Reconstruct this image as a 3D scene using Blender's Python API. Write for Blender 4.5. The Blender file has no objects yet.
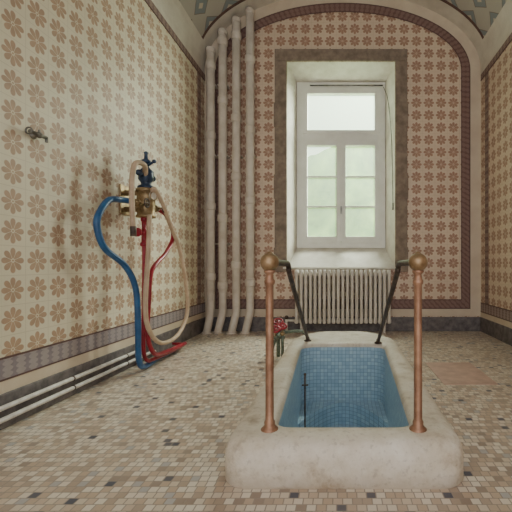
import bpy, math, random
from mathutils import Vector, Matrix
random.seed(4)
scene=bpy.context.scene
XL,XR,YB,YF=-2.39,2.42,6.45,-2.0
XC=(XL+XR)/2; AX=(XR-XL)/2; ZS=4.55; AZ=1.35

def lin(c):
    o=[]
    for v in c:
        v/=255.0
        o.append(v/12.92 if v<=0.04045 else ((v+0.055)/1.055)**2.4)
    return (o[0],o[1],o[2],1.0)

# ------------------------------------------------------------ node helpers
class M:
    def __init__(s,name,rough=0.6,metal=0.0,col=(200,200,200)):
        s.m=bpy.data.materials.new(name); s.m.use_nodes=True
        s.nt=s.m.node_tree; s.n=s.nt.nodes; s.l=s.nt.links
        s.b=s.n['Principled BSDF']; s.b.inputs['Roughness'].default_value=rough
        s.b.inputs['Metallic'].default_value=metal
        s.b.inputs['Base Color'].default_value=lin(col)
    def put(s,inp,v):
        if hasattr(v,'is_linked') or isinstance(v,bpy.types.NodeSocket): s.l.new(v,inp)
        else: inp.default_value=v
    def math(s,op,a,b=0.0,c=0.0,clamp=False):
        n=s.n.new('ShaderNodeMath'); n.operation=op; n.use_clamp=clamp
        s.put(n.inputs[0],a); s.put(n.inputs[1],b)
        if op in('COMPARE','MULTIPLY_ADD'): s.put(n.inputs[2],c)
        return n.outputs[0]
    def mix(s,f,a,b):
        n=s.n.new('ShaderNodeMix'); n.data_type='RGBA'
        s.put(n.inputs[0],f); s.put(n.inputs[6],a); s.put(n.inputs[7],b)
        return n.outputs[2]
    def pos(s):
        g=s.n.new('ShaderNodeNewGeometry'); x=s.n.new('ShaderNodeSeparateXYZ')
        s.l.new(g.outputs['Position'],x.inputs[0]); return g.outputs['Position'],x.outputs
    def uv(s):
        g=s.n.new('ShaderNodeUVMap'); g.uv_map='UVMap'; x=s.n.new('ShaderNodeSeparateXYZ')
        s.l.new(g.outputs[0],x.inputs[0]); return x.outputs
    def comb(s,x,y,z=0.0):
        n=s.n.new('ShaderNodeCombineXYZ'); s.put(n.inputs[0],x); s.put(n.inputs[1],y); s.put(n.inputs[2],z); return n.outputs[0]
    def noise(s,scale,vec=None,detail=4.0,rough=0.6):
        n=s.n.new('ShaderNodeTexNoise'); n.inputs['Scale'].default_value=scale
        n.inputs['Detail'].default_value=detail; n.inputs['Roughness'].default_value=rough
        if vec is None: vec=s.pos()[0]
        s.l.new(vec,n.inputs['Vector']); return n.outputs[0]
    def white(s,vec):
        n=s.n.new('ShaderNodeTexWhiteNoise'); n.noise_dimensions='3D'; s.l.new(vec,n.inputs['Vector']); return n.outputs[0]
    def ramp(s,f,stops,const=False):
        n=s.n.new('ShaderNodeValToRGB'); e=n.color_ramp.elements
        n.color_ramp.interpolation='CONSTANT' if const else 'LINEAR'
        while len(e)>1: e.remove(e[0])
        e[0].position=stops[0][0]; e[0].color=lin(stops[0][1])
        for p,c in stops[1:]:
            k=e.new(p); k.color=lin(c)
        s.put(n.inputs[0],f); return n.outputs[0]
    def step(s,a,lo,hi):
        n=s.n.new('ShaderNodeMapRange'); n.inputs[1].default_value=lo; n.inputs[2].default_value=hi
        s.put(n.inputs[0],a); return n.outputs[0]
    def base(s,c): s.put(s.b.inputs['Base Color'],c)
    def bump(s,h,strength=0.3,dist=0.01):
        n=s.n.new('ShaderNodeBump'); n.inputs['Strength'].default_value=strength; n.inputs['Distance'].default_value=dist
        s.put(n.inputs['Height'],h); s.l.new(n.outputs[0],s.b.inputs['Normal'])

def plain(name,c1,c2=None,rough=0.6,metal=0.0,scale=8,bump=0.0,lo=0.35,hi=0.65):
    k=M(name,rough,metal,c1)
    c2=c2 or tuple(int(v*0.85) for v in c1)
    n=k.noise(scale); k.base(k.ramp(n,[(lo,c2),(hi,c1)]))
    if bump: k.bump(n,bump,0.01)
    return k.m

def flower_mat(name,axis,cream,petal,S=0.215,off=0.0,offz=0.0):
    k=M(name,0.5)
    P,o=k.pos(); c=o[axis]; z=o[2]
    cu=k.math('DIVIDE',k.math('ADD',c,off),S); cz=k.math('DIVIDE',k.math('ADD',z,offz),S)
    fu=k.math('SUBTRACT',k.math('FRACT',cu),0.5); fz=k.math('SUBTRACT',k.math('FRACT',cz),0.5)
    r=k.math('SQRT',k.math('ADD',k.math('MULTIPLY',fu,fu),k.math('MULTIPLY',fz,fz)))
    th=k.math('ARCTAN2',fz,fu)
    cs=k.math('ABSOLUTE',k.math('COSINE',k.math('MULTIPLY',th,4.0)))
    rad=k.math('MULTIPLY',k.math('POWER',cs,0.24),0.445)
    petalm=k.step(k.math('SUBTRACT',rad,r),0.0,0.03)
    gap=k.step(k.math('MULTIPLY',cs,r),0.014,0.034)
    petalm=k.math('MULTIPLY',k.math('MULTIPLY',petalm,gap),k.step(r,0.055,0.08))
    core=k.math('SUBTRACT',1.0,k.step(r,0.03,0.045))
    m=k.math('MAXIMUM',petalm,core)
    au=k.math('SUBTRACT',0.5,k.math('ABSOLUTE',fu)); az=k.math('SUBTRACT',0.5,k.math('ABSOLUTE',fz))
    g=k.step(k.math('MINIMUM',au,az),0.008,0.016)
    n=k.noise(1.3,P); n2=k.noise(14,P)
    base=k.ramp(n,[(0.3,tuple(int(v*0.95) for v in cream)),(0.7,cream)])
    pc=k.ramp(n2,[(0.35,petal),(0.7,tuple(min(255,int(v*1.10)) for v in petal))])
    col=k.mix(k.math('MULTIPLY',m,0.94),base,pc)
    col=k.mix(g,k.mix(0.24,col,lin((150,126,100))),col)
    k.base(col); return k.m

def border_mat(name,axis,c1,c2,S=0.11,zax=2):
    k=M(name,0.65)
    P,o=k.pos()
    if axis==3:
        u=k.uv(); c=u[0]; z=u[1]
    else: c=o[axis]; z=o[2]
    fu=k.math('SUBTRACT',k.math('FRACT',k.math('DIVIDE',c,S)),0.5)
    w=k.math('ABSOLUTE',k.math('SINE',k.math('MULTIPLY',z,80.0)))
    d=k.math('ADD',k.math('ABSOLUTE',fu),k.math('MULTIPLY',w,0.22))
    m=k.step(d,0.30,0.36)
    n=k.noise(20,P)
    a=k.ramp(n,[(0.3,tuple(int(v*0.9) for v in c1)),(0.7,c1)])
    k.base(k.mix(k.math('MULTIPLY',m,0.45),a,lin(c2))); return k.m

m_left=flower_mat('tile_wall_left_mat',1,(230,220,194),(172,140,114))
m_right=flower_mat('tile_wall_right_mat',1,(226,208,184),(164,128,106))
m_back=flower_mat('tile_wall_back_mat',0,(226,204,178),(160,120,98),off=0.1)
m_bordB=border_mat('border_back_mat',3,(124,92,86),(156,128,114),0.09)
m_cream=plain('plain_tile_mat',(218,202,178),(206,188,164),0.6,scale=3)
m_line=plain('maroon_line_mat',(108,78,74),None,0.6)
m_white=plain('plaster_white_mat',(222,216,202),(208,200,186),0.75,scale=4)
m_reveal=plain('reveal_plaster_mat',(220,214,202),(202,194,180),0.75,scale=5)
m_stone=plain('stone_surround_mat',(156,138,120),(124,108,94),0.8,scale=7,bump=0.3)
m_base=plain('baseboard_mat',(126,118,116),(88,82,82),0.5,scale=12)
m_paint=plain('window_paint_mat',(238,236,228),(230,228,218),0.4,scale=5)
m_rad=plain('radiator_paint_mat',(218,210,198),(204,196,182),0.45,scale=9)
m_pipe=plain('pipe_paint_mat',(222,212,198),(206,194,178),0.4,scale=6)
m_spipe=plain('small_pipe_paint_mat',(232,228,220),(206,198,188),0.4,scale=15)
m_blue=plain('blue_enamel_mat',(46,98,146),(36,80,124),0.3,scale=10)
m_dblue=plain('dark_blue_paint_mat',(48,70,100),(32,48,70),0.3,scale=20)
m_red=plain('red_enamel_mat',(168,36,54),(136,28,42),0.3,scale=10)
m_hose=plain('beige_rubber_mat',(202,176,148),(180,154,128),0.5,scale=10)
m_brass=plain('aged_brass_mat',(176,154,116),(130,106,76),0.4,0.7,scale=14)
m_ball=plain('brass_knob_mat',(176,148,114),(142,114,80),0.38,0.6,scale=18)
m_copper=plain('copper_post_mat',(184,142,114),(150,110,86),0.42,0.5,scale=12)
m_iron=plain('dark_iron_mat',(100,82,70),(64,52,46),0.5,0.3,scale=16)
m_chrome=plain('grey_metal_mat',(150,148,140),(100,98,92),0.35,0.8,scale=12)
m_patina=plain('green_patina_mat',(126,136,118),(88,98,84),0.5,0.4,scale=40)
m_hatch=plain('hatch_mat',(210,178,160),(190,158,142),0.5,scale=9)
m_leaf=plain('foliage_mat',(150,182,98),(74,116,52),0.9,scale=1.6)

# stone rim
k=M('tub_stone_mat',0.5)
n1=k.noise(4.5,detail=8,rough=0.7); n2=k.noise(38,detail=3); n3=k.noise(1.8,detail=5)
c=k.ramp(n1,[(0.30,(176,156,132)),(0.44,(220,208,188)),(0.7,(240,232,218))])
c=k.mix(k.math('MULTIPLY',k.step(n3,0.50,0.66),0.4),c,lin((200,178,148)))
c=k.mix(k.math('MULTIPLY',k.step(n2,0.56,0.70),0.4),c,lin((166,150,130)))
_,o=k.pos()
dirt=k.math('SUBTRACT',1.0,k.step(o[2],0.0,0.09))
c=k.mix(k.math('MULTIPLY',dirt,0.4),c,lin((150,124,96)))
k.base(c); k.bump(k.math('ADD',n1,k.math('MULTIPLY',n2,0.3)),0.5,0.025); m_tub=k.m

def mosaic(name,S,stops,grout,useuv,gw=0.05,rough=0.3,big=None):
    k=M(name,rough)
    if useuv: o=k.uv()
    else: _,o=k.pos()
    cu=k.math('DIVIDE',o[0],S); cv=k.math('DIVIDE',o[1],S)
    iu=k.math('FLOOR',cu); iv=k.math('FLOOR',cv)
    if not useuv:
        sh=k.white(k.comb(iv,3.3,0.5)); cu=k.math('ADD',cu,sh); iu=k.math('FLOOR',cu)
    w=k.white(k.comb(iu,iv,1.7))
    fu=k.math('FRACT',cu); fv=k.math('FRACT',cv)
    e=k.math('MINIMUM',k.math('MINIMUM',fu,k.math('SUBTRACT',1.0,fu)),k.math('MINIMUM',fv,k.math('SUBTRACT',1.0,fv)))
    g=k.step(e,gw,gw+0.05)
    col=k.ramp(w,stops,True)
    n=k.noise(0.9)
    col=k.mix(k.math('MULTIPLY',k.step(n,0.45,0.7),0.2),col,lin((186,168,150)) if not useuv else lin((160,196,216)))
    k.base(k.mix(g,lin(grout),col)); k.bump(g,0.2,0.003)
    return k.m
m_mos=mosaic('blue_mosaic_mat',0.042,[(0,(176,206,224)),(0.3,(186,214,230)),(0.55,(168,198,218)),(0.8,(194,220,232))],(124,156,180),True,0.03)
m_floor=mosaic('floor_mosaic_mat',0.048,[(0,(220,204,182)),(0.16,(232,220,202)),(0.30,(202,180,156)),(0.46,(222,208,188)),(0.58,(186,166,146)),(0.70,(234,224,206)),(0.80,(210,190,168)),(0.89,(166,148,132)),(0.935,(188,184,180)),(0.968,(88,90,102)),(0.985,(220,206,186))],(164,150,136),False,0.035,0.28)

# vault
k=M('vault_paint_mat',0.75)
P,o=k.pos(); u=k.uv()
S=0.42
fu=k.math('ABSOLUTE',k.math('SUBTRACT',k.math('FRACT',k.math('DIVIDE',u[0],S)),0.5)); fv=k.math('ABSOLUTE',k.math('SUBTRACT',k.math('FRACT',k.math('DIVIDE',u[1],S)),0.5))
d=k.math('ADD',fu,fv)
c=k.mix(k.step(d,0.38,0.41),lin((134,142,144)),lin((182,176,164)))
c=k.mix(k.math('MULTIPLY',k.step(k.math('ABSOLUTE',k.math('SUBTRACT',d,0.4)),0.03,0.0),0.9),c,lin((112,88,82)))
c=k.mix(k.math('SUBTRACT',1.0,k.step(d,0.12,0.15)),c,lin((198,188,170)))
k.base(c); m_vault=k.m

# glass: milky privacy glass
gm=bpy.data.materials.new('frosted_glass_mat'); gm.use_nodes=True; nt=gm.node_tree
for n in list(nt.nodes): nt.nodes.remove(n)
out=nt.nodes.new('ShaderNodeOutputMaterial'); mx=nt.nodes.new('ShaderNodeMixShader'); tr=nt.nodes.new('ShaderNodeBsdfTransparent')
tr.inputs[0].default_value=(0.88,0.97,0.85,1)
tl=nt.nodes.new('ShaderNodeBsdfTranslucent'); tl.inputs[0].default_value=(0.62,0.80,0.52,1)
mx.inputs[0].default_value=0.27
nt.links.new(tr.outputs[0],mx.inputs[1]); nt.links.new(tl.outputs[0],mx.inputs[2]); nt.links.new(mx.outputs[0],out.inputs[0])
m_glass=gm

# ------------------------------------------------------------ mesh builder
class Part:
    def __init__(s,name): s.name=name; s.v=[]; s.f=[]; s.mi=[]; s.sm=[]; s.uv=[]; s.mats=[]
    def mat(s,m):
        if m not in s.mats: s.mats.append(m)
        return s.mats.index(m)
    def face(s,idx,m,smooth=False,uv=None):
        s.f.append(tuple(idx)); s.mi.append(s.mat(m)); s.sm.append(smooth); s.uv.append(uv)
    def quad(s,pts,m,uv=None,smooth=False):
        b=len(s.v); s.v+= [tuple(p) for p in pts]; s.face(range(b,b+len(pts)),m,smooth,uv)
    def box(s,x0,x1,y0,y1,z0,z1,m,bev=0.0):
        if bev<=0:
            b=len(s.v)
            s.v+=[(x,y,z) for z in(z0,z1) for y in(y0,y1) for x in(x0,x1)]
            for q in((0,2,3,1),(4,5,7,6),(0,1,5,4),(2,6,7,3),(0,4,6,2),(1,3,7,5)): s.face([b+i for i in q],m)
            return
        import bmesh
        bm=bmesh.new(); bmesh.ops.create_cube(bm,size=1.0)
        for v in bm.verts: v.co=Vector(((x0+x1)/2+v.co.x*(x1-x0),(y0+y1)/2+v.co.y*(y1-y0),(z0+z1)/2+v.co.z*(z1-z0)))
        bmesh.ops.bevel(bm,geom=list(bm.edges),offset=bev,segments=2,affect='EDGES',profile=0.5)
        bm.verts.index_update(); b=len(s.v); s.v+=[tuple(v.co) for v in bm.verts]
        for f in bm.faces: s.face([b+v.index for v in f.verts],m)
        bm.free()
    def lathe(s,origin,axis,prof,m,seg=20):
        a=Vector(axis).normalized(); t=Vector((0,0,1)) if abs(a.z)<0.9 else Vector((1,0,0))
        u=a.cross(t).normalized(); w=a.cross(u); O=Vector(origin); b=len(s.v)
        for (r,h) in prof:
            for i in range(seg):
                q=2*math.pi*i/seg; s.v.append(tuple(O+a*h+(u*math.cos(q)+w*math.sin(q))*max(r,1e-4)))
        for j in range(len(prof)-1):
            for i in range(seg):
                i2=(i+1)%seg
                s.face((b+j*seg+i,b+j*seg+i2,b+(j+1)*seg+i2,b+(j+1)*seg+i),m,True)
        s.face([b+i for i in range(seg)][::-1],m); e=b+(len(prof)-1)*seg; s.face([e+i for i in range(seg)],m)
    def cyl(s,p0,p1,r,m,seg=16):
        d=Vector(p1)-Vector(p0); s.lathe(p0,d,[(r*0.9,0),(r,min(0.1*r,d.length*.2)),(r,d.length-min(0.1*r,d.length*.2)),(r*0.9,d.length)],m,seg)
    def ball(s,c,r,m,seg=24):
        s.lathe(Vector(c)-Vector((0,0,r)),(0,0,1),[(r*math.sin(math.pi*i/14),r-r*math.cos(math.pi*i/14)) for i in range(15)],m,seg)
    def tube(s,pts,r,m,seg=12,smooth=6,flat=None):
        P=[Vector(p) for p in pts]
        if smooth>1 and len(P)>2:
            Q=[]; E=[P[0]*2-P[1]]+P+[P[-1]*2-P[-2]]
            for i in range(1,len(E)-2):
                p0,p1,p2,p3=E[i-1:i+3]
                for j in range(smooth):
                    t=j/smooth
                    Q.append(0.5*((2*p1)+(p2-p0)*t+(2*p0-5*p1+4*p2-p3)*t*t+(3*p1-p0-3*p2+p3)*t**3))
            Q.append(P[-1]); P=Q
        b=len(s.v); T0=(P[1]-P[0]).normalized(); ref=Vector((0,0,1)) if abs(T0.z)<0.9 else Vector((1,0,0))
        u=T0.cross(ref).normalized()
        for i,p in enumerate(P):
            T=(P[min(i+1,len(P)-1)]-P[max(i-1,0)]).normalized()
            u=(u-T*u.dot(T)).normalized(); w=T.cross(u)
            ru,rw=(r,r) if flat is None else flat
            for j in range(seg):
                q=2*math.pi*j/seg; s.v.append(tuple(p+u*math.cos(q)*ru+w*math.sin(q)*rw))
        for i in range(len(P)-1):
            for j in range(seg):
                j2=(j+1)%seg; s.face((b+i*seg+j,b+i*seg+j2,b+(i+1)*seg+j2,b+(i+1)*seg+j),m,True)
        s.face([b+j for j in range(seg)][::-1],m); e=b+(len(P)-1)*seg; s.face([e+j for j in range(seg)],m)
    def torus(s,c,axis,R,r,m,seg=24):
        a=Vector(axis).normalized(); t=Vector((0,0,1)) if abs(a.z)<0.9 else Vector((1,0,0))
        u=a.cross(t).normalized(); w=a.cross(u); C=Vector(c); b=len(s.v); k=8
        for i in range(seg):
            q=2*math.pi*i/seg; d=u*math.cos(q)+w*math.sin(q)
            for j in range(k):
                p=2*math.pi*j/k; s.v.append(tuple(C+d*(R+r*math.cos(p))+a*r*math.sin(p)))
        for i in range(seg):
            for j in range(k):
                i2=(i+1)%seg; j2=(j+1)%k; s.face((b+i*k+j,b+i2*k+j,b+i2*k+j2,b+i*k+j2),m,True)
    def done(s):
        me=bpy.data.meshes.new(s.name); me.from_pydata(s.v,[],s.f)
        for m in s.mats: me.materials.append(m)
        uvl=me.uv_layers.new(name='UVMap')
        for i,p in enumerate(me.polygons):
            p.material_index=s.mi[i]; p.use_smooth=s.sm[i]
            if s.uv[i]:
                for li,u in zip(p.loop_indices,s.uv[i]): uvl.data[li].uv=u
        me.update(); ob=bpy.data.objects.new(s.name,me); scene.collection.objects.link(ob); return ob

# ------------------------------------------------------------ room shell
HX0,HX1,HY0,HY1=-0.54,0.56,2.0,4.40
p=Part('floor')
for a in((XL,HX0,YF,YB),(HX1,XR,YF,YB),(HX0,HX1,YF,HY0),(HX0,HX1,HY1,YB)):
    p.quad([(a[0],a[2],0),(a[1],a[2],0),(a[1],a[3],0),(a[0],a[3],0)],m_floor)
p.done()
T=0.15
p=Part('wall_left'); p.box(XL-T,XL,YF,YB+T,0,ZS,m_left); p.done()
p=Part('wall_right'); p.box(XR,XR+T,YF,YB+T,0,ZS,m_right); p.done()

def arch(x,k=0.0):
    t=1-((x-XC)/(AX-k))**2
    return ZS+(AZ-k)*math.sqrt(max(t,0))
WX0,WX1,WZ0,WZ1=-0.958,0.923,1.115,4.69
FX0,FX1,FZ0,FZ1,FY=-0.846,0.81,1.47,4.57,6.95
xs=sorted(set([XC-AX*math.cos(math.pi*i/48) for i in range(49)]+[WX0,WX1]))
p=Part('wall_back')
for a,b in zip(xs[:-1],xs[1:]):
    za,zb=arch(a),arch(b); mid=(a+b)/2
    if WX0<mid<WX1:
        p.quad([(a,YB,0),(b,YB,0),(b,YB,WZ0),(a,YB,WZ0)],m_back)
        p.quad([(a,YB,WZ1),(b,YB,WZ1),(b,YB,zb),(a,YB,za)],m_back)
    else: p.quad([(a,YB,0),(b,YB,0),(b,YB,zb),(a,YB,za)],m_back)
p.quad([(WX0,YB,WZ0),(WX0,YB,WZ1),(FX0,FY,FZ1),(FX0,FY,FZ0)],m_reveal)
p.quad([(WX1,YB,WZ0),(WX1,YB,WZ1),(FX1,FY,FZ1),(FX1,FY,FZ0)],m_reveal)
p.quad([(WX0,YB,WZ1),(WX1,YB,WZ1),(FX1,FY,FZ1),(FX0,FY,FZ1)],m_reveal)
p.quad([(WX0,YB,WZ0),(WX1,YB,WZ0),(FX1,FY,FZ0),(FX0,FY,FZ0)],m_reveal)
YO=FY+0.12
p.quad([(XL-T,YO,0),(FX0,YO,0),(FX0,YO,6.2),(XL-T,YO,6.2)],m_stone)
p.quad([(FX1,YO,0),(XR+T,YO,0),(XR+T,YO,6.2),(FX1,YO,6.2)],m_stone)
p.quad([(FX0,YO,0),(FX1,YO,0),(FX1,YO,FZ0),(FX0,YO,FZ0)],m_stone)
p.quad([(FX0,YO,FZ1),(FX1,YO,FZ1),(FX1,YO,6.2),(FX0,YO,6.2)],m_stone)
p.done()

# vault
p=Part('ceiling'); N=48
pts=[(XC-AX*math.cos(math.pi*i/N),ZS+AZ*math.sin(math.pi*i/N)) for i in range(N+1)]
L=[0]
for i in range(N): L.append(L[-1]+math.dist(pts[i],pts[i+1]))
for i in range(N):
    for y0,y1,m in((YF,YB-0.36,m_vault),(YB-0.36,YB-0.30,m_line),(YB-0.30,YB,m_white)):
        mm=m
        s0=min(L[i],L[-1]-L[i+1])
        if s0<0.30: mm=m_white
        elif s0<0.36 and m is m_vault: mm=m_line
        a,b=pts[i],pts[i+1]
        p.quad([(a[0],y0,a[1]),(b[0],y0,b[1]),(b[0],y1,b[1]),(a[0],y1,a[1])],mm,[(L[i],y0),(L[i+1],y0),(L[i+1],y1),(L[i],y1)],True)
p.done()

def band(name,k0,k1,yy,mat,zb0,zb1,close=True):
    p=Part(name)
    def path(k,zb):
        q=[(XL+k,zb+(ZS-zb)*i/10) for i in range(10)]
        q+=[(XC-(AX-k)*math.cos(math.pi*i/48),ZS+(AZ-k)*math.sin(math.pi*i/48)) for i in range(49)]
        q+=[(XR-k,ZS-(ZS-zb)*(i+1)/10) for i in range(10)]
        return q
    A,B=path(k0,zb0),path(k1,zb1); s=0
    for i in range(len(A)-1):
        d=math.dist(A[i],A[i+1])
        p.quad([(A[i][0],yy,A[i][1]),(A[i+1][0],yy,A[i+1][1]),(B[i+1][0],yy,B[i+1][1]),(B[i][0],yy,B[i][1])],mat,[(s,0),(s+d,0),(s+d,.08),(s,.08)])
        s+=d
    x0,x1=XL+k0,XR-k0
    p.quad([(x0,yy,zb0),(x1,yy,zb0),(x1-(k1-k0),yy,zb1),(x0+(k1-k0),yy,zb1)],mat,[(0,0),(x1-x0,0),(x1-x0,.08),(0,.08)])
    p.done()
band('trim_1',0.0,0.20,YB-0.004,m_cream,0.26,0.41)
band('trim_2',0.20,0.335,YB-0.008,m_bordB,0.40,0.54)
band('trim_3',0.185,0.203,YB-0.011,m_line,0.385,0.403)
band('trim_4',0.333,0.347,YB-0.011,m_line,0.538,0.553)
n=5
for side in('l','r'):
    xa,xb=(XL,XL+0.006) if side=='l' else (XR-0.006,XR)
    p=Part('trim_%d'%n); n+=1
    p.box(xa,xb,YF,YB-0.012,0.24,0.34,m_cream)
    p.box(xa,xb,YF,YB-0.012,0.34,0.49,border_mat('border_side_mat_'+side,1,(144,132,136) if side=='l' else (140,116,108),(186,174,166)))
    p.box(xa,xb,YF,YB-0.012,4.36,4.46,border_mat('border_top_mat_'+side,1,(132,106,100),(172,150,138)))
    p.box(xa,xb,YF,YB-0.012,4.46,ZS,m_white)
    xa2,xb2=(XL,XL+0.009) if side=='l' else (XR-0.009,XR)
    for z in(0.333,0.486,4.35): p.box(xa2,xb2,YF,YB-0.012,z,z+0.013,m_line)
    p.box(xa,xb,YB-0.34,YB-0.20,0.49,4.36,border_mat('border_vert_mat_'+side,2,(132,106,100),(172,150,138)))
    p.done()
for nm,a in(('baseboard_left',(XL,XL+0.02,YF,YB)),('baseboard_right',(XR-0.02,XR,YF,YB)),('baseboard_back',(XL+.02,XR-.02,YB-0.025,YB))):
    p=Part(nm); p.box(*a,0,0.245,m_base,0.006); p.done()

# stone window surround
p=Part('window_surround')
y0,y1=YB-0.035,YB
p.box(WX0-0.21,WX0,y0,y1,1.03,WZ1,m_stone,0.008); p.box(WX1,WX1+0.21,y0,y1,1.03,WZ1,m_stone,0.008)
p.box(WX0-0.21,WX1+0.21,y0,y1,WZ1+.001,WZ1+0.21,m_stone,0.008)
for z in(1.032,2.3,3.55):
    p.box(WX1+0.02,WX1+0.225,y0-0.006,y1,z,z+0.42,m_stone,0.006); p.box(WX0-0.225,WX0-0.02,y0-0.006,y1,z,z+0.42,m_stone,0.006)
p.box(WX0-0.06,WX1+0.06,YB-0.09,YB,WZ0-0.035,WZ0,m_reveal,0.01)
p.done()

# window: members are butted, never coplanar, to keep the joints clean
p=Part('window_1'); fy0,fy1=FY-0.03,FY+0.05
def bar(x0,x1,z0,z1,ya=fy0,yb=fy1,b=0.004): p.box(x0,x1,ya,yb,z0,z1,m_paint,b)
bar(FX0,-0.735,FZ0,FZ1); bar(0.70,FX1,FZ0,FZ1)
bar(-0.735,0.70,FZ0,1.56); bar(-0.735,0.70,4.44,FZ1); bar(-0.735,0.70,3.46,3.60)
s0=fy0-0.018
bar(-0.735,-0.645,3.60,4.44,s0,fy1-.01); bar(0.61,0.70,3.60,4.44,s0,fy1-.01)
bar(-0.645,0.61,4.35,4.44,s0,fy1-.01); bar(-0.645,0.61,3.60,3.67,s0,fy1-.01)
for a,b in((-0.735,-0.020),(-0.016,0.70)):
    bar(a,a+0.085,1.56,3.46,s0,fy1-.01); bar(b-0.085,b,1.56,3.46,s0,fy1-.01)
    bar(a+.085,b-.085,3.38,3.46,s0,fy1-.01); bar(a+.085,b-.085,1.56,1.68,s0,fy1-.01)
    for z in(2.80,2.24): bar(a+.085,b-.085,z-0.015,z+0.015,fy0,fy1-.02,0.003)
bar(-0.055,0.02,1.60,3.44,s0-0.025,s0-.001)
p.box(-0.03,0.0,s0-0.06,s0-0.026,2.10,2.24,m_chrome,0.006)
p.quad([(FX0+.02,FY+.02,FZ0+.02),(FX1-.02,FY+.02,FZ0+.02),(FX1-.02,FY+.02,FZ1-.02),(FX0+.02,FY+.02,FZ1-.02)],m_glass)
p.tube([(-0.60,fy0-0.02,4.50),(0.76,fy0-0.02,4.50)],0.012,m_chrome,8,1)
p.done()
p=Part('window_opener_rod')
p.tube([(0.77,6.86,4.45),(0.84,6.80,4.2),(0.865,6.55,3.6),(0.87,6.40,2.9),(0.88,6.39,2.2)],0.007,m_chrome,8,5)
p.cyl((0.88,6.39,2.10),(0.88,6.39,2.22),0.014,m_chrome,10)
p.done()

# ------------------------------------------------------------ outside foliage
p=Part('garden_hedge'); nx,nz=60,40
grid=[]
for j in range(nz+1):
    for i in range(nx+1):
        x=-6+12*i/nx; z=-0.5+6.0*j/nz
        h=0.5*math.sin(x*1.7+z)+0.35*math.sin(x*3.9-z*2.2)+0.25*random.random()
        z2=z*(1+0.12*math.sin(x*0.9+0.6)+0.05*math.sin(x*3.1))
        grid.append((x,12.6+h+0.25*z,z2))
b=len(p.v); p.v+=grid
for j in range(nz):
    for i in range(nx):
        a=b+j*(nx+1)+i; p.face((a,a+1,a+nx+2,a+nx+1),m_leaf,True)
p.done()
p=Part('garden_ground'); p.quad([(-12,YO,-0.6),(12,YO,-0.6),(12,16,-0.6),(-12,16,-0.6)],m_leaf); p.done()

# ------------------------------------------------------------ sunken bath
def outline(x0,x1,y0,y1,rf,rb,k=0.0,seg=12,st=8):
    out=[]
    def arc(cx,cy,r,a0,a1,ry=None):
        ry=ry or r
        for i in range(seg+1):
            a=math.radians(a0+(a1-a0)*i/seg); out.append((cx+r*math.cos(a),cy+ry*math.sin(a)))
    def line(pa,pb):
        for i in range(1,st): out.append((pa[0]+(pb[0]-pa[0])*i/st,pa[1]+(pb[1]-pa[1])*i/st))
    arc(x0+rf,y0+rf,rf,180,270); line((x0+rf,y0),(x1-rf,y0)); arc(x1-rf,y0+rf,rf,270,360)
    rx,ry=rb
    line((x1,y0+rf),(x1,y1-ry)); arc(x1-rx,y1-ry,rx,0,90,ry); line((x1-rx,y1),(x0+rx,y1)); arc(x0+rx,y1-ry,rx,90,180,ry); line((x0,y1-ry),(x0,y0+rf))
    c=(x0+x1)/2
    return [(c+(x-c)*(1+k*(y-y0)/(y1-y0)),y) for x,y in out]
p=Part('sunken_bathtub')
def O(d,z,k=0.03): return (outline(-0.63+d,0.655-d,1.885+d,5.15-d,max(0.13-d*0.4,.03),(0.50-d,0.75-d),k),z)
def I(d,z,rf=0.10): return (outline(-0.375-d,0.395+d,2.10-d,4.30+d*1.5,rf+d*.5,(0.15+d,0.15+d),0.24),z)
loops=[O(0.012,0.0),O(0.0,0.02),O(0.0,0.14),O(0.006,0.18),O(0.022,0.213),O(0.048,0.234),O(0.085,0.243),I(0.05,0.243),I(0.022,0.238),I(0.006,0.222),I(0.0,0.195)]
blue=[I(0.0,0.195),I(0.0,0.0),I(0.0,-0.30),I(-0.01,-0.58),I(-0.04,-0.66)]
def loft(loops,m,smooth=True):
    base=loops[0][0]; n=len(base); U=[0]
    for i in range(n): U.append(U[-1]+math.dist(base[i],base[(i+1)%n]))
    b=len(p.v); V=[0]
    for j,(lp,z) in enumerate(loops):
        for q in lp: p.v.append((q[0],q[1],z))
        if j: V.append(V[-1]+math.hypot(z-loops[j-1][1],0.5*math.dist(lp[n//8],loops[j-1][0][n//8])))
    for j in range(len(loops)-1):
        for i in range(n):
            i2=(i+1)%n
            p.face((b+j*n+i,b+j*n+i2,b+(j+1)*n+i2,b+(j+1)*n+i),m,smooth,[(U[i],V[j]),(U[i+1],V[j]),(U[i+1],V[j+1]),(U[i],V[j+1])])
    return b+(len(loops)-1)*n,n
loft(loops,m_tub)
e,n=loft(blue,m_mos)
p.face([e+i for i in range(n)],m_mos,False,[(p.v[e+i][0],p.v[e+i][1]) for i in range(n)])
# concave step at the far end
K=20; zt=-0.42; prev=None
for i in range(K+1):
    x=-0.45+0.92*i/K; t=(x-0.01)/0.46; y=4.22-0.62*t*t
    cur=(x,y)
    if prev:
        p.quad([(prev[0],prev[1],-0.66),(x,y,-0.66),(x,y,zt),(prev[0],prev[1],zt)],m_mos,[(prev[0],-.66),(x,-.66),(x,zt),(prev[0],zt)])
        p.quad([(prev[0],prev[1],zt),(x,y,zt),(x,4.29,zt),(prev[0],4.29,zt)],m_mos,[(prev[0],prev[1]),(x,y),(x,4.29),(prev[0],4.29)])
    prev=cur
p.lathe((0.0,3.1,-0.66),(0,0,1),[(0.05,0),(0.05,0.01),(0.03,0.015)],m_chrome)
p.done()

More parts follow.
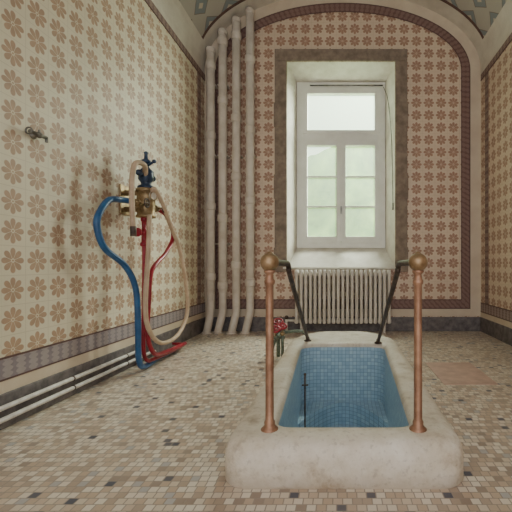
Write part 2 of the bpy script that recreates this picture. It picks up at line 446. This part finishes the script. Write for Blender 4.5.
p=Part('bath_drain_rod')
p.cyl((-0.345,3.45,-0.64),(-0.345,3.45,0.12),0.008,m_iron); p.cyl((-0.375,3.45,0.03),(-0.315,3.45,0.03),0.007,m_iron)
p.ball((-0.345,3.45,0.13),0.013,m_iron,12)
p.lathe((-0.345,3.45,-0.655),(0,0,1),[(0.03,0),(0.03,0.02),(0.015,0.03)],m_iron)
p.done()

# handrails
for sx,bx,by in((-0.40,-0.41,4.42),(0.42,0.42,4.30)):
    p=Part('brass_handrail'); y=2.045; z0=0.243
    p.lathe((sx,y,z0-0.004),(0,0,1),[(0.048,0),(0.048,0.008),(0.036,0.018),(0.028,0.03),(0.030,0.045),(0.023,0.06),(0.0225,0.30),(0.0215,0.68),(0.0215,0.80),(0.029,0.81),(0.029,0.825),(0.022,0.835),(0.020,0.86),(0.032,0.872),(0.032,0.882)],m_copper,24)
    p.ball((sx,y,1.165),0.052,m_ball)
    p.lathe((sx,y,1.205),(0,0,1),[(0.018,0),(0.018,0.01),(0.008,0.02)],m_ball,14)
    p.tube([(sx,y+0.04,1.165),(sx,2.6,1.163),(sx,2.72,1.158),(sx,2.79,1.12),(sx,2.90,1.04),(bx,by-0.1,0.32),(bx,by,0.245)],0.020,m_iron,12,5)
    p.lathe((bx,by,0.240),(0,0,1),[(0.045,0),(0.045,0.01),(0.025,0.02),(0.02,0.05)],m_iron,16)
    p.done()

# bath filling taps by the left rear rim
p=Part('bath_filler_taps')
X,Y=-0.78,4.5
p.tube([(X-0.03,Y-.2,0.0),(X-0.03,Y-.2,0.18),(X,Y-.1,0.27),(X+0.02,Y+.1,0.30),(X+.16,Y+.12,0.32),(X+.28,Y+.12,0.32),(X+.34,Y+.12,0.275)],0.020,m_patina,10,5)
p.cyl((X-0.02,Y+.15,0.0),(X-0.02,Y+.15,0.34),0.024,m_patina); p.cyl((X-0.12,Y+.15,0.24),(X+.06,Y+.15,0.24),0.022,m_patina)
p.ball((X-0.02,Y+.15,0.35),0.036,m_patina,14); p.ball((X,Y-.1,0.29),0.034,m_patina,14); p.cyl((X+.06,Y-.02,0.0),(X+.06,Y-.02,0.31),0.018,m_patina); p.ball((X+.06,Y-.02,0.32),0.030,m_brass,14)
for (cx_,cy_,cz_,R) in((X-.02,Y+.15,.44,.055),(X-.01,Y-.12,.39,.052),(X+.06,Y-.02,.41,.048)):
    p.cyl((cx_,cy_,cz_-.1),(cx_,cy_,cz_),0.010,m_brass); p.torus((cx_,cy_,cz_),(0.15,-0.6,1),R,0.012,m_red)
    for q in range(3):
        a=q*math.pi/3; dx,dy=R*math.cos(a),R*math.sin(a); dz=-0.15*dx+0.6*dy
        p.cyl((cx_-dx,cy_-dy,cz_-dz),(cx_+dx,cy_+dy,cz_+dz),0.007,m_red,8)
p.done()

p=Part('floor_hatch'); p.box(0.98,1.50,3.55,4.35,0,0.006,m_hatch); p.done()

# ------------------------------------------------------------ radiator
p=Part('cast_iron_radiator'); ns=21; x0,x1=-0.80,0.83; yc=6.27
for i in range(ns):
    x=x0+(x1-x0)*(i+.5)/ns
    for dy in(-0.075,0,0.075):
        p.lathe((x,yc+dy,0.17),(0,0,1),[(0.018,0),(0.028,0.05),(0.027,0.10),(0.027,0.80),(0.030,0.86),(0.022,0.90)],m_rad,10)
    for z in(0.21,1.0):
        p.box(x-0.034,x+0.034,yc-0.10,yc+0.10,z-0.045,z+0.045,m_rad,0.022)
for i in(1,ns-2):
    x=x0+(x1-x0)*(i+.5)/ns; p.lathe((x,yc-0.05,0),(0,0,1),[(0.035,0),(0.02,0.03),(0.022,0.18)],m_rad,10); p.lathe((x,yc+0.05,0),(0,0,1),[(0.035,0),(0.02,0.03),(0.022,0.18)],m_rad,10)
p.cyl((x0-0.0,yc,0.21),(x0-0.16,yc,0.21),0.02,m_rad); p.cyl((x0-0.14,yc,0.0),(x0-0.14,yc,0.24),0.02,m_rad); p.ball((x0-0.14,yc,0.26),0.035,m_iron,12)
p.done()

# ------------------------------------------------------------ vertical pipes
for i,(x,zs) in enumerate(((-2.235,(0.9,2.1,3.3,4.5)),(-2.03,(0.75,1.9,3.9,4.9)),(-1.80,(1.1,2.6,3.6,5.0)),(-1.565,(0.8,2.2,3.4,4.6)))):
    p=Part('ceramic_pipe'); y=6.30; zt=min(arch(x-0.09),arch(x+0.09))-0.02
    xo=0.04 if i==0 else 0.06
    p.tube([(x-xo,y-0.08,0.005),(x-xo*.6,y-0.05,0.14),(x-0.005,y,0.34),(x,y,0.5),(x,y,0.7)],0.064,m_pipe,20,5)
    p.cyl((x,y,0.68),(x,y,zt),0.070,m_pipe,24)
    p.lathe((x,y,zt-0.08),(0,0,1),[(0.070,0),(0.078,0.02),(0.078,0.06),(0.070,0.08)],m_pipe,24)
    for z in zs:
        p.lathe((x,y,z),(0,0,1),[(0.070,-0.02),(0.084,0.0),(0.087,0.05),(0.084,0.10),(0.070,0.12)],m_pipe,24)
    for z in(1.5,3.0,4.2):
        p.box(x-0.086,x+0.086,y-0.02,y+0.13,z,z+0.025,m_pipe,0.004)
    p.lathe((x-xo,y-0.08,0),(0,0,1),[(0.084,0),(0.084,0.012),(0.07,0.03)],m_pipe,20)
    p.done()

# ------------------------------------------------------------ left wall pipes
for z,xx,ye in((0.165,XL+0.055,4.25),(0.085,XL+0.06,4.6)):
    p=Part('heating_pipe')
    p.tube([(xx,YF+.02,z),(xx,ye-0.05,z),(xx,ye,z-0.005),(xx-0.0,ye+0.02,0.0)],0.018,m_spipe,12,1)
    for y in(0.8,2.2,3.2,4.0):
        p.box(XL+0.021,xx,y,y+0.02,z-0.008,z+0.008,m_iron,0.003); p.torus((xx,y+.01,z),(0,1,0),0.019,0.005,m_iron,14)
    p.done()

p=Part('wall_tap'); Y,Z=2.86,2.155
p.lathe((XL,Y,Z),(1,0,0),[(0.032,0),(0.032,0.006),(0.016,0.014),(0.013,0.06)],m_chrome)
p.cyl((XL+0.05,Y-0.09,Z),(XL+0.05,Y+0.07,Z),0.014,m_chrome); p.ball((XL+0.05,Y,Z),0.024,m_chrome,14)
p.cyl((XL+0.05,Y+0.07,Z),(XL+0.05,Y+0.07,Z-0.035),0.010,m_chrome); p.torus((XL+0.05,Y-0.095,Z),(0,1,0),0.024,0.006,m_chrome)
p.cyl((XL+0.05,Y,Z),(XL+0.05,Y,Z+0.04),0.008,m_chrome)
p.done()

# ------------------------------------------------------------ shower mixing station with hoses
root=bpy.data.objects.new('hydrotherapy_shower_mixer',None); scene.collection.objects.link(root); root.location=(0,0,0)
def child(part):
    ob=part.done(); ob.parent=root; return ob
cx,cy=-2.15,4.06
p=Part('mixer_body')
p.box(XL+.001,XL+0.02,cy-0.10,cy+0.10,1.70,2.02,m_brass,0.006)
for z in(1.76,1.94): p.cyl((XL+.005,cy,z),(cx,cy,z),0.03,m_brass)
p.lathe((cx,cy,1.66),(0,0,1),[(0.05,0),(0.10,0.01),(0.10,0.03),(0.088,0.04),(0.092,0.10),(0.092,0.22),(0.088,0.28),(0.102,0.29),(0.102,0.32),(0.05,0.34)],m_brass,28)
p.lathe((cx,cy,1.985),(0,0,1),[(0.085,0),(0.085,0.025),(0.05,0.045),(0.055,0.07),(0.078,0.10),(0.078,0.19),(0.05,0.215),(0.03,0.24),(0.03,0.27),(0.055,0.285),(0.05,0.31),(0.02,0.33),(0.018,0.38),(0.026,0.395),(0.012,0.41)],m_dblue,24)
p.cyl((cx,cy-0.13,2.13),(cx,cy+0.13,2.13),0.024,m_dblue); p.ball((cx,cy-0.14,2.13),0.035,m_dblue,14); p.ball((cx,cy+0.14,2.13),0.035,m_dblue,14)
p.cyl((cx-0.01,cy,2.22),(cx+0.12,cy-0.06,2.27),0.012,m_dblue); p.ball((cx+0.12,cy-0.06,2.27),0.022,m_dblue,12)
for s in(-1,1):
    p.cyl((cx,cy+s*0.08,1.80),(cx,cy+s*0.26,1.80),0.028,m_brass)
    p.lathe((cx,cy+s*0.16,1.80),(0,s,0),[(0.03,0),(0.042,0.01),(0.042,0.05),(0.03,0.06)],m_brass,8)
    p.cyl((cx,cy+s*0.19,1.80),(cx+0.11,cy+s*0.19,1.80),0.012,m_brass)
    p.torus((cx+0.11,cy+s*0.19,1.80),(1,0,0),0.045,0.009,m_iron)
    p.cyl((cx+0.11,cy+s*0.19-0.045,1.80),(cx+0.11,cy+s*0.19+0.045,1.80),0.006,m_iron); p.cyl((cx+0.11,cy+s*0.19,1.755),(cx+0.11,cy+s*0.19,1.845),0.006,m_iron)
p.lathe((cx+0.08,cy-0.03,1.90),(1,-0.3,0),[(0.045,0),(0.045,0.02),(0.036,0.026)],m_white,20)
p.torus((cx+0.10,cy-0.036,1.90),(1,-0.3,0),0.044,0.007,m_brass)
child(p)
p=Part('red_supply_pipe')
p.lathe((cx,cy-0.04,1.67),(0,0,-1),[(0.035,0),(0.035,0.04),(0.024,0.05),(0.024,0.14),(0.045,0.15),(0.045,0.19),(0.026,0.20),(0.026,0.27),(0.04,0.28),(0.04,0.31),(0.024,0.32)],m_red,16)
p.tube([(cx,cy-0.04,1.40),(cx,cy-0.04,1.0),(cx,cy-0.05,0.5),(cx,cy-0.05,0.22),(cx,cy+0.02,0.10),(cx,cy+0.2,0.075),(cx,5.0,0.065),(XL+.06,5.1,0.065)],0.021,m_red,12,6)
p.lathe((cx-0.03,cy-0.04,1.50),(0,-1,0),[(0.02,0),(0.02,0.07),(0.05,0.075),(0.05,0.09)],m_red,10)
child(p)
p=Part('blue_hose')
p.tube([(cx,cy-0.26,1.80),(-2.2,3.70,1.80),(-2.22,3.52,1.765),(-2.22,3.37,1.60),(-2.22,3.36,1.47),(-2.2,3.44,1.30),(-2.15,3.67,1.14),(-2.1,3.77,0.90),(-2.1,3.81,0.48),(-2.13,3.88,0.16),(-2.15,4.03,0.045),(-2.2,4.45,0.04),(-2.2,4.95,0.04)],0.030,m_blue,14,7)
child(p)
p=Part('red_hose')
p.tube([(cx,cy+0.26,1.80),(-2.1,4.42,1.74),(-2.1,4.60,1.52),(-2.1,4.42,1.30),(-2.1,4.09,1.09),(-2.08,3.985,0.77),(-2.08,3.96,0.40),(-2.08,4.10,0.17),(-2.1,4.40,0.115),(-2.1,4.95,0.10)],0.024,m_red,14,7)
child(p)
p=Part('beige_hose')
p.tube([(cx+0.08,cy-0.04,1.95),(-2.03,4.02,1.97),(-2.02,4.18,1.83),(-2.05,4.42,1.62),(-2.05,4.66,1.36),(-2.05,4.86,0.90),(-2.05,4.90,0.52),(-2.05,4.63,0.28),(-2.03,4.17,0.27),(-2.02,3.89,0.45),(-2.02,3.80,0.72),(-2.02,3.86,1.30),(-2.04,3.92,1.68)],0.024,m_hose,14,7)
p.tube([(cx,cy-0.02,2.10),(-2.08,3.90,2.20),(-2.1,3.76,2.18),(-2.1,3.70,2.0),(-2.1,3.70,1.75),(-2.1,3.72,1.52)],0.026,m_hose,14,7)
p.cyl((-2.1,3.72,1.54),(-2.1,3.725,1.44),0.03,m_iron,14)
child(p)

# ------------------------------------------------------------ lights / world
w=bpy.data.worlds.new('World'); scene.world=w; w.use_nodes=True
bg=w.node_tree.nodes['Background']; bg.inputs[0].default_value=(0.97,0.98,1.0,1); bg.inputs[1].default_value=1.95
def area(name,loc,target,sx,sy,power,col):
    l=bpy.data.lights.new(name,'AREA'); l.shape='RECTANGLE'; l.size=sx; l.size_y=sy; l.energy=power; l.color=col
    o=bpy.data.objects.new(name,l); scene.collection.objects.link(o); o.location=loc
    o.rotation_euler=(Vector(target)-Vector(loc)).to_track_quat('-Z','Y').to_euler(); return o
area('daylight_lamp',(0.9,8.1,6.3),(-0.9,4.2,1.2),2.4,2.0,1800,(0.97,0.99,1.0))
area('daylight_lamp',(4.2,10.6,4.9),(-2.3,3.8,1.6),3.4,3.4,1700,(1.0,0.99,0.95))

cam=bpy.data.cameras.new('camera'); co=bpy.data.objects.new('camera',cam); scene.collection.objects.link(co)
co.location=(0,0,1.15); co.rotation_euler=(math.radians(90),0,0)
cam.sensor_width=36; cam.lens=370/512*36; cam.shift_x=-(342-256)/512; cam.shift_y=(265-256)/512
cam.clip_start=0.05; scene.camera=co
